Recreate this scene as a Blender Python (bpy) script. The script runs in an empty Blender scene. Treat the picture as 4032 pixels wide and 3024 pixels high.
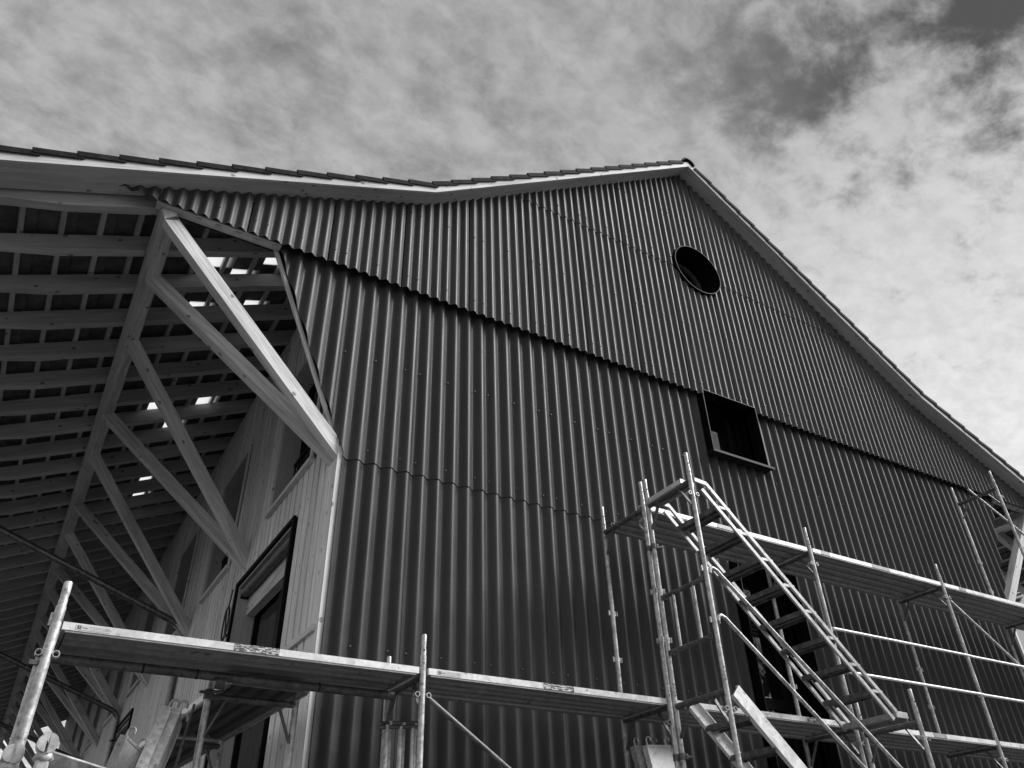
import bpy, math, random
from mathutils import Vector as V, Matrix as Mx
random.seed(7)
R = math.radians
scn = bpy.context.scene
COL = scn.collection

# ------------------------------------------------------------------ camera
CAM = V((-1.99268, -6.2, 1.6))
cd = bpy.data.cameras.new('camera'); cam = bpy.data.objects.new('camera', cd); COL.objects.link(cam)
cam.matrix_world = (Mx.Translation(CAM) @ Mx.Rotation(R(-31.97833), 4, 'Z') @ Mx.Rotation(R(124.57909), 4, 'X')
                    @ Mx.Rotation(R(-1.78592), 4, 'Z'))
cd.sensor_fit = 'HORIZONTAL'; cd.sensor_width = 36.0; cd.lens = 27.502
cd.clip_start = 0.05; cd.clip_end = 2000
scn.camera = cam
scn.render.resolution_x = 1024; scn.render.resolution_y = 768

# ------------------------------------------------------------------ sky, sun, exposure
SUN_DIR = V((0.70, -0.38, 0.68)).normalized()          # towards the sun: high, in front of the gable, behind thin cloud
sun_el = math.asin(SUN_DIR.z); sun_az = math.atan2(SUN_DIR.x, SUN_DIR.y)
w = bpy.data.worlds.new('World'); scn.world = w; w.use_nodes = True
nt = w.node_tree; nt.nodes.clear()
def N(tree, typ, **kw):
    n = tree.nodes.new(typ)
    for k, v in kw.items():
        if k.startswith('i_'): n.inputs[k[2:].replace('_', ' ')].default_value = v
        else: setattr(n, k, v)
    return n
def L(tree, a, b): tree.links.new(a, b)
def math_n(tree, op, a, b=None, c=None, clamp=False):
    n = tree.nodes.new('ShaderNodeMath'); n.operation = op; n.use_clamp = clamp
    for i, x in enumerate((a, b, c)):
        if x is None: continue
        if isinstance(x, (int, float)): n.inputs[i].default_value = x
        else: tree.links.new(x, n.inputs[i])
    return n.outputs[0]
def smooth(tree, x, lo, hi, a=0.0, b=1.0):
    n = tree.nodes.new('ShaderNodeMapRange'); n.interpolation_type = 'SMOOTHSTEP'
    tree.links.new(x, n.inputs[0])
    for i, q in enumerate((lo, hi, a, b)): n.inputs[i+1].default_value = q
    return n.outputs[0]
sky = N(nt, 'ShaderNodeTexSky', sky_type='NISHITA', sun_disc=False, sun_elevation=sun_el, sun_rotation=sun_az)
bw = N(nt, 'ShaderNodeRGBToBW'); L(nt, sky.outputs[0], bw.inputs[0])
clear = math_n(nt, 'MULTIPLY', bw.outputs[0], 0.05)
tc = N(nt, 'ShaderNodeTexCoord')
sep = N(nt, 'ShaderNodeSeparateXYZ'); L(nt, tc.outputs['Generated'], sep.inputs[0])
zz = math_n(nt, 'ADD', math_n(nt, 'MAXIMUM', sep.outputs[2], 0.0), 0.16)
cmb = N(nt, 'ShaderNodeCombineXYZ')
L(nt, math_n(nt, 'DIVIDE', sep.outputs[0], zz), cmb.inputs[0]); L(nt, math_n(nt, 'DIVIDE', sep.outputs[1], zz), cmb.inputs[1])
def noise(vec, scale, detail=6, rough=0.55, dist=0.0, loc=(0, 0, 0), sc=(1, 1, 1), rot=0):
    mp = N(nt, 'ShaderNodeMapping'); mp.inputs['Location'].default_value = loc; mp.inputs['Scale'].default_value = sc
    mp.inputs['Rotation'].default_value = (0, 0, rot)
    L(nt, vec, mp.inputs[0])
    n = N(nt, 'ShaderNodeTexNoise'); n.inputs['Scale'].default_value = scale; n.inputs['Detail'].default_value = detail
    n.inputs['Roughness'].default_value = rough; n.inputs['Distortion'].default_value = dist
    L(nt, mp.outputs[0], n.inputs['Vector']); return n.outputs[0]
P = cmb.outputs[0]
big = noise(P, 1.3, 3, 0.5, 0.0, (3.1, 1.7, 0))
mid = noise(P, 7.0, 10, 0.60, 0.25, (0.3, 5.2, 0), (1.0, 1.15, 1), R(25))
fine = noise(P, 21.0, 9, 0.62, 0.2, (8.3, 2.2, 0), (1.0, 1.3, 1), R(-20))
# a thinner patch of the cloud sheet, high and to the east
dotn = N(nt, 'ShaderNodeVectorMath', operation='DOT_PRODUCT')
L(nt, tc.outputs['Generated'], dotn.inputs[0]); dotn.inputs[1].default_value = V((0.72, 0.06, 0.69)).normalized()
gap = smooth(nt, dotn.outputs['Value'], 0.89, 0.99)
dens = math_n(nt, 'ADD', math_n(nt, 'MULTIPLY', mid, 0.95), math_n(nt, 'MULTIPLY', fine, 0.42))
dens = math_n(nt, 'ADD', dens, math_n(nt, 'MULTIPLY', big, 0.20))
dot2 = N(nt, 'ShaderNodeVectorMath', operation='DOT_PRODUCT')
L(nt, tc.outputs['Generated'], dot2.inputs[0]); dot2.inputs[1].default_value = (0.83, 0.36, 0.43)
glow = smooth(nt, dot2.outputs['Value'], 0.90, 1.0)
dens = math_n(nt, 'ADD', dens, math_n(nt, 'MULTIPLY', glow, 0.34))
soft = smooth(nt, dens, 0.22, 1.02)
crisp = smooth(nt, dens, 0.68, 1.05)
mc = N(nt, 'ShaderNodeMix'); L(nt, gap, mc.inputs[0]); L(nt, soft, mc.inputs[2]); L(nt, crisp, mc.inputs[3])
cover = mc.outputs[0]
low = smooth(nt, sep.outputs[2], 0.88, 0.42)
lum = math_n(nt, 'ADD', math_n(nt, 'ADD', math_n(nt, 'MULTIPLY', low, 0.09), math_n(nt, 'MULTIPLY', smooth(nt, sep.outputs[2], 0.62, 0.02), 0.18)), 0.255)
lum = math_n(nt, 'ADD', lum, math_n(nt, 'MULTIPLY', glow, 0.07))
lum = math_n(nt, 'MULTIPLY', lum, smooth(nt, fine, 0.25, 0.75, 0.9, 1.1))
mixv = N(nt, 'ShaderNodeMix'); L(nt, cover, mixv.inputs[0]); L(nt, math_n(nt, 'MINIMUM', clear, 0.055), mixv.inputs[2]); L(nt, lum, mixv.inputs[3])
skyv = mixv.outputs[0]
# below the horizon: plain dull ground tone
up = smooth(nt, sep.outputs[2], -0.02, 0.02)
mixg = N(nt, 'ShaderNodeMix'); L(nt, up, mixg.inputs[0]); mixg.inputs[2].default_value = 0.08; L(nt, skyv, mixg.inputs[3])
bg = N(nt, 'ShaderNodeBackground'); L(nt, mixg.outputs[0], bg.inputs[0]); bg.inputs[1].default_value = 1.0
wo = N(nt, 'ShaderNodeOutputWorld'); L(nt, bg.outputs[0], wo.inputs[0])

sl = bpy.data.lights.new('sun', 'SUN'); sun = bpy.data.objects.new('sun', sl); COL.objects.link(sun)
sl.energy = 3.2; sl.angle = R(30); sl.color = (1, 1, 1)
sun.rotation_euler = (-SUN_DIR).to_track_quat('-Z', 'Y').to_euler(); sun.location = (8, -12, 20)

scn.view_settings.view_transform = 'Standard'; scn.view_settings.look = 'None'
scn.view_settings.exposure = 0.8; scn.view_settings.gamma = 1.0; scn.view_settings.use_curve_mapping = False

# ------------------------------------------------------------------ materials (the photograph is black and white)
MATS = {}
def mat(name, base, rough=0.6, metal=0.0, spec=0.5):
    m = bpy.data.materials.new(name); m.use_nodes = True; MATS[name] = m
    b = m.node_tree.nodes['Principled BSDF']
    b.inputs['Base Color'].default_value = (base, base, base, 1); b.inputs['Roughness'].default_value = rough
    b.inputs['Metallic'].default_value = metal; b.inputs['Specular IOR Level'].default_value = spec
    return m, m.node_tree, b
def objvec(t, scale, rnd=40.0):
    tcn = N(t, 'ShaderNodeTexCoord'); oi = N(t, 'ShaderNodeObjectInfo')
    a = N(t, 'ShaderNodeVectorMath', operation='ADD'); L(t, tcn.outputs['Object'], a.inputs[0])
    cm = N(t, 'ShaderNodeCombineXYZ')
    for i, k in enumerate((1.0, 0.37, 0.71)): L(t, math_n(t, 'MULTIPLY', oi.outputs['Random'], rnd*k), cm.inputs[i])
    L(t, cm.outputs[0], a.inputs[1])
    mp = N(t, 'ShaderNodeMapping'); mp.inputs['Scale'].default_value = scale; L(t, a.outputs[0], mp.inputs[0])
    return mp.outputs[0], oi
def tnoise(t, vec, scale, detail=4, rough=0.5, dist=0.0):
    n = N(t, 'ShaderNodeTexNoise'); n.inputs['Scale'].default_value = scale; n.inputs['Detail'].default_value = detail
    n.inputs['Roughness'].default_value = rough; n.inputs['Distortion'].default_value = dist; L(t, vec, n.inputs['Vector']); return n.outputs[0]
def setgrey(t, b, val):
    c = N(t, 'ShaderNodeCombineColor')
    for i in range(3): L(t, val, c.inputs[i])
    L(t, c.outputs[0], b.inputs['Base Color'])
def bump(t, b, h, strength, dist):
    n = N(t, 'ShaderNodeBump'); n.inputs['Strength'].default_value = strength; n.inputs['Distance'].default_value = dist
    L(t, h, n.inputs['Height']); L(t, n.outputs[0], b.inputs['Normal'])

def wood(name, lo, hi, knot=0.4, rough=0.65, var=0.18):
    m, t, b = mat(name, hi, rough, 0, 0.3)
    v1, oi = objvec(t, (0.55, 9, 9)); g = tnoise(t, v1, 5.0, 5, 0.6, 0.5)
    v2, _ = objvec(t, (0.35, 3.0, 3.0)); g2 = tnoise(t, v2, 2.0, 3, 0.5, 0.8)
    val = smooth(t, math_n(t, 'ADD', math_n(t, 'MULTIPLY', g, 0.6), math_n(t, 'MULTIPLY', g2, 0.5)), 0.40, 0.70, lo, hi)
    val = math_n(t, 'MULTIPLY', val, math_n(t, 'ADD', math_n(t, 'MULTIPLY', oi.outputs['Random'], var), 1-var*0.55))
    v3, _ = objvec(t, (1.0, 1.35, 1.35)); vo = N(t, 'ShaderNodeTexVoronoi'); vo.inputs['Scale'].default_value = 4.6
    vo.inputs['Randomness'].default_value = 1.0; L(t, v3, vo.inputs['Vector'])
    wob = math_n(t, 'ADD', vo.outputs['Distance'], math_n(t, 'MULTIPLY', tnoise(t, v3, 14, 2), 0.05))
    k = smooth(t, wob, 0.12, 0.165); k = math_n(t, 'ADD', math_n(t, 'MULTIPLY', k, 1-knot), knot)
    val = math_n(t, 'MULTIPLY', val, k)
    setgrey(t, b, val); bump(t, b, g, 0.15, 0.004); return m
WOOD = wood('spruce', 0.44, 0.74)
WOODB = wood('spruce_board', 0.58, 0.82, 0.45, 0.65, 0.26)
WOODR = wood('rafter_spruce', 0.36, 0.52)
PANEL = wood('wood_panel', 0.34, 0.44, 0.6)

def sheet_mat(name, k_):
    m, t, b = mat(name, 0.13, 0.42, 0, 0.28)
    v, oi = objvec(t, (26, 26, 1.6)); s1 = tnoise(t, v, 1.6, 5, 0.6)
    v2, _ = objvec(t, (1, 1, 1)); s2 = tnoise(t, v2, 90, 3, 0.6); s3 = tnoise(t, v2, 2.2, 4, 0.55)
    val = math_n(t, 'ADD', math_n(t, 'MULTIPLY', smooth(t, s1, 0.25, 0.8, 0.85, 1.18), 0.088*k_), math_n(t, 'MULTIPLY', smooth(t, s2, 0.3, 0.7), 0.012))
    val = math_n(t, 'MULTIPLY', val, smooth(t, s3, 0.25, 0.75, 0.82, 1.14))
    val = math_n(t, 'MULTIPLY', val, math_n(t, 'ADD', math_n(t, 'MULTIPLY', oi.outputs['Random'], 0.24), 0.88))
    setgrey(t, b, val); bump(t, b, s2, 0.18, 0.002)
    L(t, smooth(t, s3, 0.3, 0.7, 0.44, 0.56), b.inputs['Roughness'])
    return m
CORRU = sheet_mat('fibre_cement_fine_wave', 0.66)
CORR = sheet_mat('fibre_cement_wide_wave', 0.50)  # lower courses toned darker: dimmer light low on the wall put into colour

def galv(name, lo, hi, metal, rough):
    m, t, b = mat(name, hi, rough, metal, 0.5)
    v, oi = objvec(t, (1, 1, 1)); vo = N(t, 'ShaderNodeTexVoronoi'); vo.inputs['Scale'].default_value = 46; L(t, v, vo.inputs['Vector'])
    sp = N(t, 'ShaderNodeRGBToBW'); L(t, vo.outputs['Color'], sp.inputs[0])
    n1 = tnoise(t, v, 9, 6, 0.65, 0.6); n2 = tnoise(t, v, 38, 4, 0.6)
    x = math_n(t, 'ADD', math_n(t, 'MULTIPLY', n1, 0.75), math_n(t, 'MULTIPLY', sp.outputs[0], 0.16))
    x = math_n(t, 'ADD', x, math_n(t, 'MULTIPLY', n2, 0.18))
    val = smooth(t, x, 0.36, 0.76, lo, hi)
    dirt = smooth(t, tnoise(t, v, 17, 3, 0.5), 0.62, 0.72, 1.0, 0.5)
    setgrey(t, b, math_n(t, 'MULTIPLY', val, dirt))
    L(t, smooth(t, n1, 0.3, 0.7, rough-0.08, rough+0.15), b.inputs['Roughness']); return m
GALV = galv('galvanised_steel', 0.30, 0.70, 0.40, 0.40)
GALVD = galv('dull_steel', 0.07, 0.20, 0.4, 0.5)
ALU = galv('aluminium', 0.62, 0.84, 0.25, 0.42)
ALUD = galv('aluminium_dull_shaded', 0.26, 0.42, 0.3, 0.5)  # dull copy of the aluminium; shade below the decks is in its colour
m, t, b = mat('roof_tile', 0.07, 0.8, 0, 0.12); TILE = m
v, oi = objvec(t, (1, 1, 1)); setgrey(t, b, smooth(t, tnoise(t, v, 12, 5, 0.6), 0.3, 0.75, 0.012, 0.03))
STAIR = galv('stair_aluminium', 0.34, 0.54, 0.3, 0.42)
SILLM = mat('dark_sill_metal', 0.022, 0.6, 0, 0.15)[0]
m, t, b = mat('tile_underside', 0.05, 0.8); TILEU = m
v, oi = objvec(t, (1, 1, 1)); setgrey(t, b, smooth(t, tnoise(t, v, 5, 6, 0.65), 0.3, 0.7, 0.05, 0.12))
PLATE = galv('deck_plate_shaded', 0.05, 0.11, 0.2, 0.6)  # shade between the ribs is put into this dark plate colour
BLACK = mat('black_coated_metal', 0.007, 0.5, 0, 0.08)[0]
DARK = mat('dark_backing', 0.02, 0.9)[0]
RUBBER = mat('black_plastic', 0.015, 0.5)[0]
m, t, b = mat('window_glass', 0.004, 0.02, 0, 0.5); GLASS = m; b.inputs['IOR'].default_value = 2.0
m, t, b = mat('glass_tile', 0.9, 0.2); GTILE = m
tl = N(t, 'ShaderNodeBsdfTranslucent'); tl.inputs[0].default_value = (0.92, 0.92, 0.92, 1); tp = N(t, 'ShaderNodeBsdfTransparent'); mx_ = N(t, 'ShaderNodeMixShader'); mx_.inputs[0].default_value = 0.35
L(t, tl.outputs[0], mx_.inputs[1]); L(t, tp.outputs[0], mx_.inputs[2]); L(t, mx_.outputs[0], t.nodes['Material Output'].inputs[0])
m, t, b = mat('worn_sticker', 0.1, 0.5); WORN = m
v, oi = objvec(t, (4, 1, 22)); n1 = tnoise(t, v, 6, 6, 0.7); setgrey(t, b, smooth(t, n1, 0.50, 0.56, 0.07, 0.8))
STICK = mat('sticker_paper', 0.62, 0.5)[0]
PRINT = mat('sticker_print', 0.10, 0.6)[0]
PRINTL = mat('sticker_table_print', 0.40, 0.6)[0]
m, t, b = mat('gravel', 0.16, 0.9); GROUND = m
v, oi = objvec(t, (1, 1, 1), 0); setgrey(t, b, smooth(t, tnoise(t, v, 30, 6, 0.7), 0.3, 0.7, 0.045, 0.10))
m, t, b = mat('bark', 0.06, 0.9); BARK = m
v, oi = objvec(t, (1, 1, 0.2)); setgrey(t, b, smooth(t, tnoise(t, v, 20, 5, 0.7), 0.3, 0.7, 0.03, 0.09))
MEMB = mat('wall_membrane', 0.09, 0.8)[0]
ZINC = galv('zinc_pipe', 0.12, 0.24, 0.7, 0.3)
PLASTER = mat('old_plaster', 0.35, 0.9)[0]
OLDTILE = mat('old_roof_tile', 0.05, 0.85)[0]

# ------------------------------------------------------------------ builders
W = {}
def put(o, M, parent=None):
    COL.objects.link(o); W[o] = M.copy()
    if parent is not None:
        o.parent = parent; o.matrix_basis = W[parent].inverted() @ M
    else: o.matrix_basis = M
    return o
def tag(o, label=None, cat=None, group=None, kind=None):
    if label: o['label'] = label
    if cat: o['category'] = cat
    if group: o['group'] = group
    if kind: o['kind'] = kind
    return o
def thing(name, loc, label, cat, group=None, rz=0, parent=None):
    o = bpy.data.objects.new(name, None); o.empty_display_size = 0.2
    put(o, Mx.Translation(V(loc)) @ Mx.Rotation(rz, 4, 'Z'), parent)
    return tag(o, label, cat, group)
def fr(o, x, up=V((0, 0, 1))):
    x = V(x).normalized(); up = V(up)
    if abs(x.dot(up.normalized())) > 0.98: up = V((0, 1, 0))
    y = up.cross(x).normalized(); z = x.cross(y)
    return Mx(((x.x, y.x, z.x, o[0]), (x.y, y.y, z.y, o[1]), (x.z, y.z, z.z, o[2]), (0, 0, 0, 1)))
def mesh(name, verts, faces, material, parent=None, frame=None, smoothf=None, world=True):
    """verts in world coordinates (or in the frame when world=False); one mesh object."""
    F = frame or Mx.Identity(4)
    if world:
        I = F.inverted(); verts = [I @ V(v) for v in verts]
    me = bpy.data.meshes.new(name); me.from_pydata([tuple(v) for v in verts], [], faces); me.update()
    me.materials.append(material)
    if smoothf is not None:
        fl = [smoothf if isinstance(smoothf, bool) else smoothf(i) for i in range(len(me.polygons))]
        me.polygons.foreach_set('use_smooth', fl)
    o = bpy.data.objects.new(name, me); return put(o, F, parent)
class MB:
    def __init__(s): s.v = []; s.f = []; s.sm = []
    def add(s, vs, fs, sm=False):
        k = len(s.v); s.v += [V(v) for v in vs]; s.f += [tuple(i+k for i in f) for f in fs]; s.sm += [sm]*len(fs)
    def box(s, a, b):
        x0, y0, z0 = a; x1, y1, z1 = b
        s.add([(x0,y0,z0),(x1,y0,z0),(x1,y1,z0),(x0,y1,z0),(x0,y0,z1),(x1,y0,z1),(x1,y1,z1),(x0,y1,z1)],
              [(0,3,2,1),(4,5,6,7),(0,1,5,4),(1,2,6,5),(2,3,7,6),(3,0,4,7)])
    def prism(s, A, B):
        n = len(A); s.add(list(A)+list(B), [tuple(range(n-1, -1, -1)), tuple(range(n, 2*n))] + [(i, (i+1) % n, n+(i+1) % n, n+i) for i in range(n)])
    def beam(s, p0, p1, wd, h, up=(0, 0, 1), ch=0.004):
        F = fr(p0, V(p1)-V(p0), up); Ln = (V(p1)-V(p0)).length; a, c = wd/2, h/2
        sec = [(a-ch, c), (a, c-ch), (a, -c+ch), (a-ch, -c), (-a+ch, -c), (-a, -c+ch), (-a, c-ch), (-a+ch, c)] if ch else [(a, c), (a, -c), (-a, -c), (-a, c)]
        s.prism([F @ V((0, y, z)) for y, z in sec][::-1], [F @ V((Ln, y, z)) for y, z in sec][::-1])
    def tube(s, pts, r, n=12, cap=True, hollow=0):
        pts = [V(p) for p in pts]; rings = []; fx = None
        for i, p in enumerate(pts):
            d = (pts[min(i+1, len(pts)-1)] - pts[max(i-1, 0)]).normalized()
            if fx is None:
                fx = d.orthogonal().normalized()
            fx = (fx - d*fx.dot(d)).normalized(); fy = d.cross(fx)
            rr = r[i] if isinstance(r, (list, tuple)) else r
            rings.append([p + fx*math.cos(2*math.pi*k/n)*rr + fy*math.sin(2*math.pi*k/n)*rr for k in range(n)])
        vs = [q for ring in rings for q in ring]; fs = []
        for i in range(len(pts)-1):
            for k in range(n): fs.append((i*n+k, i*n+(k+1) % n, (i+1)*n+(k+1) % n, (i+1)*n+k))
        s.add(vs, fs, True)
        if hollow:
            inner = [[pts[e] + (q-pts[e])*hollow for q in rings[e]] for e in (0, -1)]
            s.add(rings[0]+inner[0], [(k, n+k, n+(k+1) % n, (k+1) % n) for k in range(n)])
            s.add(rings[-1]+inner[1], [(k, (k+1) % n, n+(k+1) % n, n+k) for k in range(n)])
            s.add(inner[0]+inner[1], [(k, n+k, n+(k+1) % n, (k+1) % n) for k in range(n)], True)
        elif cap:
            s.add(rings[0], [tuple(range(n-1, -1, -1))]); s.add(rings[-1], [tuple(range(n))])
    def build(s, name, material, parent=None, frame=None):
        return mesh(name, s.v, s.f, material, parent, frame, lambda i: s.sm[i])
def beam(name, p0, p1, wd, h, m, parent, up=(0, 0, 1), ch=0.004):
    q = MB(); q.beam(p0, p1, wd, h, up, ch); return q.build(name, m, parent, fr(p0, V(p1)-V(p0), up))
def tube(name, pts, r, m, parent=None, n=12, hollow=0):
    q = MB(); q.tube(pts, r, n, True, hollow); return q.build(name, m, parent, fr(pts[0], V(pts[-1])-V(pts[0])))
def box(name, a, b, m, parent, frame=None):
    q = MB(); q.box(a, b); return q.build(name, m, parent, frame or Mx.Translation(V(a)))
def prism_y(name, poly, y0, y1, m, parent, xdir=None):
    """poly = [(x,z)] extruded along y; the local X of the object runs along xdir for the grain."""
    q = MB(); q.prism([(x, y0, z) for x, z in poly], [(x, y1, z) for x, z in poly])
    return q.build(name, m, parent, fr((poly[0][0], y0, poly[0][1]), xdir or (1, 0, 0)))

# ------------------------------------------------------------------ ground
gq = MB(); gq.add([(-400, -400, 0), (400, -400, 0), (400, 400, 0), (-400, 400, 0)], [(0, 1, 2, 3)])
tag(gq.build('ground', GROUND), kind='structure')

# ------------------------------------------------------------------ the barn
XC = 5.33; XK = 0.69; ZK = 8.85; SC = 0.457; SM = 0.695        # ridge, kink of the roof, canopy and main pitch
ZA = ZK + SM*(XC-XK)
def zs(x):
    x = XC - abs(x-XC)
    return ZK + (SM if x > XK else SC)*(x-XK)
YL = 30.0                                                       # length of the barn
L1, L2, L3, L4, L5 = 9.715, 7.41, 5.19, 2.30, 0.40             # sheet courses
def mir(x): return 2*XC - x
barn = thing('barn', (0, 0, 0), 'large timber barn with dark corrugated gable and tiled roof behind the scaffold', 'barn')

# window openings in the gable: square, tall, round
WX0, WX1 = 4.84, 5.815
SQ = (WX0, WX1, 6.53, 7.47); TALL = (WX0+0.02, WX1+0.01, 1.0, 5.08)
CX, CZ, CR = 5.235, 9.815, 0.455
def rect_hole(r): return (lambda x: (r[2], r[3]), r[0], r[1])
def circ_hole(cx, cz, r): return (lambda x: (cz-math.sqrt(max(r*r-(x-cx)**2, 0)), cz+math.sqrt(max(r*r-(x-cx)**2, 0))), cx-r, cx+r)
HOLES = [rect_hole(SQ), rect_hole(TALL), circ_hole(CX, CZ+0.02, CR+0.005)]
def wallsheet(name, x0, x1, zlo, zhi, yf, step, extra, material, parent, holes, thick):
    xs = {round(x0, 5), round(x1, 5)}
    n = max(1, round((x1-x0)/step))
    for i in range(n+1): xs.add(round(x0+(x1-x0)*i/n, 5))
    for h, a, b in holes:
        for q in (a, b): xs.add(round(q, 5))
        if b-a < 0.95:
            for i in range(1, 40): xs.add(round(a+(b-a)*0.5*(1-math.cos(math.pi*i/40)), 5))
    for q in extra: xs.add(round(q, 5))
    xs = sorted(x for x in xs if x0-1e-6 <= x <= x1+1e-6)
    vs = []; idx = {}; fs = []
    def vid(x, z):
        k = (round(x, 5), round(z, 5))
        if k not in idx: idx[k] = len(vs); vs.append(V((x, yf(x, z), z)))
        return idx[k]
    for xa, xb in zip(xs, xs[1:]):
        if xb-xa < 1e-5: continue
        xm = (xa+xb)/2; act = [h for h, a, b in holes if a < xm < b]
        def iv(x):
            out = [(zlo(x), zhi(x))]
            for h in act:
                a, b = h(x); nx = []
                for lo, hi in out: nx += [(lo, min(hi, max(a, lo))), (max(lo, min(b, hi)), hi)]
                out = nx
            return out
        for (la, ha), (lb, hb), (lm, hm) in zip(iv(xa), iv(xb), iv(xm)):
            if hm-lm < 0.004: continue
            ha = max(ha, la); hb = max(hb, lb)
            q = [vid(xa, la), vid(xb, lb), vid(xb, hb), vid(xa, ha)]; q2 = []
            for i in q:
                if i not in q2: q2.append(i)
            if len(q2) > 2: fs.append(tuple(q2))
    if not fs: return None
    nf = len(fs); sm = [True]*nf
    if thick:
        cnt = {}
        for f in fs:
            for a, b in zip(f, f[1:]+f[:1]): cnt[(a, b)] = 1
        bd = [e for e in cnt if (e[1], e[0]) not in cnt]
        k = len(vs); off = V((0, thick, 0)); vs += [v+off for v in vs[:k]]
        fs += [tuple(i+k for i in f[::-1]) for f in fs[:nf]]; sm += [True]*nf
        for a, b in bd:
            j = len(vs); vs += [vs[a], vs[b], vs[b]+off, vs[a]+off]; fs.append((j+1, j, j+3, j+2)); sm.append(False)
    return mesh(name, vs, fs, material, parent, Mx.Translation(V(vs[0])), lambda i: sm[i])
DX, DZ0, DZ1 = -0.93, 5.23, 7.49                                # slanting edge of the cladding beside the corner
def diag(x):
    x = min(x, mir(x))
    return 0 if x >= 0 else DZ0 + (-x)/(-DX)*(DZ1-DZ0)
XU = XK - (ZK-L2)/SC                                            # where the upper courses meet the canopy soffit
gable = wallsheet('gable_wall', -1.9, mir(-1.9), lambda x: max(diag(x), 0) if DX < min(x, mir(x)) else L2+0.05, lambda x: max(zs(x)+0.03, L2+0.05),
                  lambda x, z: 0.075, 0.4, [0, -0.0006, mir(-0.0006), DX, XK, XC, mir(XK), mir(0), mir(DX)], DARK, barn, HOLES, 0.05)
def course(x0, x1, za, zb, yc, amp, pitch, phase, lower):
    def yf(x, z): return yc - amp*math.cos(2*math.pi*(x-phase)/pitch) - 0.010*(1-(z-za)/(zb-za))
    zl = (lambda x: max(za, diag(x))) if lower else (lambda x: za)
    zh = lambda x: max(min(zb+0.06, zs(x)+0.012), zl(x))
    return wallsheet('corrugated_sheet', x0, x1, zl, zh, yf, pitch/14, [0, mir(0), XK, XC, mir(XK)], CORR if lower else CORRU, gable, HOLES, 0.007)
PU, PLW = 0.846/7, 0.1655                                       # wave pitch of upper and lower courses
x = 0.43-4*0.846
while x < mir(XU):
    for za, zb in ((L2, L1), (L1, ZA+0.1)):
        a, b = max(x+0.0065, XU), min(x+0.8395, mir(XU))
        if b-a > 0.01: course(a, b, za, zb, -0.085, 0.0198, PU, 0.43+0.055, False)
    x += 0.846
x = 0.68-2*5*PLW
while x < mir(DX):
    for za, zb in ((L3, L2+0.1), (L4, L3), (L5, L4), (0.02, L5)):
        xl = DX if za == L3 else 0.0
        a, b = max(x+0.004, xl), min(x+5*PLW-0.004, mir(xl))
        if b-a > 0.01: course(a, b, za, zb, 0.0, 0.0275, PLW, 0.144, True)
    x += 5*PLW
# screws of the sheets (a pixel or two each)
q = MB()
def screw(x, y, z):
    if zs(x) < z+0.1: return
    for h, a, b in HOLES:
        if a-0.03 < x < b+0.03 and h(min(max(x, a), b))[0]-0.03 < z < h(min(max(x, a), b))[1]+0.03: return
    q.tube([(x, y+0.012, z), (x, y-0.010, z)], 0.009, 6)
for k in range(-3, 17):
    xj = 0.43+0.846*k
    for za, zb in ((L2, L1), (L1, ZA)):
        for dz in (0.16, 1.18):
            for wv in (0, 1, 4):
                screw(xj+0.055+PU*wv, -0.1048-0.010*(1-dz/2.3), za+dz)
for k in range(-1, 13):
    xj = 0.68+5*PLW*k
    for za in (L3, L4, L5):
        for dz in (0.14, 1.2):
            for wv in (0, 2, 4):
                xx = xj-0.03+PLW*(wv+0.57)
                if xx > 0.03 and xx < mir(0.03) or (za == L3 and dz > 1 and xx > -0.3 and xx < mir(-0.3)):
                    screw(xx, 0.0275-0.012, za+dz)
tag(q.build('screws', GALVD, gable), kind='stuff')
# edge boards under and beside the cladding
for s in (lambda x: x, mir):
    beam('edge_board', (s(DX-0.006), 0.06, DZ1-0.05), (s(-0.006), 0.06, DZ0+0.02), 0.034, 0.046, WOODR, gable, (0, 1, 0))
    beam('edge_board', (s(-2.12), 0.0, L2+0.016), (s(DX+0.03), 0.0, L2+0.020), 0.11, 0.026, WOODR, gable)
    for k in range(5): beam('batten_end', (s(-1.75+0.19*k), 0.0, L2-0.009), (s(-1.75+0.19*k+0.055), 0.0, L2-0.009), 0.06, 0.015, WOODR, gable)
# corner post: narrow bright board facing the yard
box('corner_board', (-0.046, -0.008, 0), (-0.001, 0.02, 5.30), WOODB, gable, fr((0, 0, 0), (0, 0, 1)))
box('corner_board', (mir(-0.001), -0.008, 0), (mir(-0.046), 0.02, 5.30), WOODB, gable, fr((5, 0, 0), (0, 0, 1)))

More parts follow.
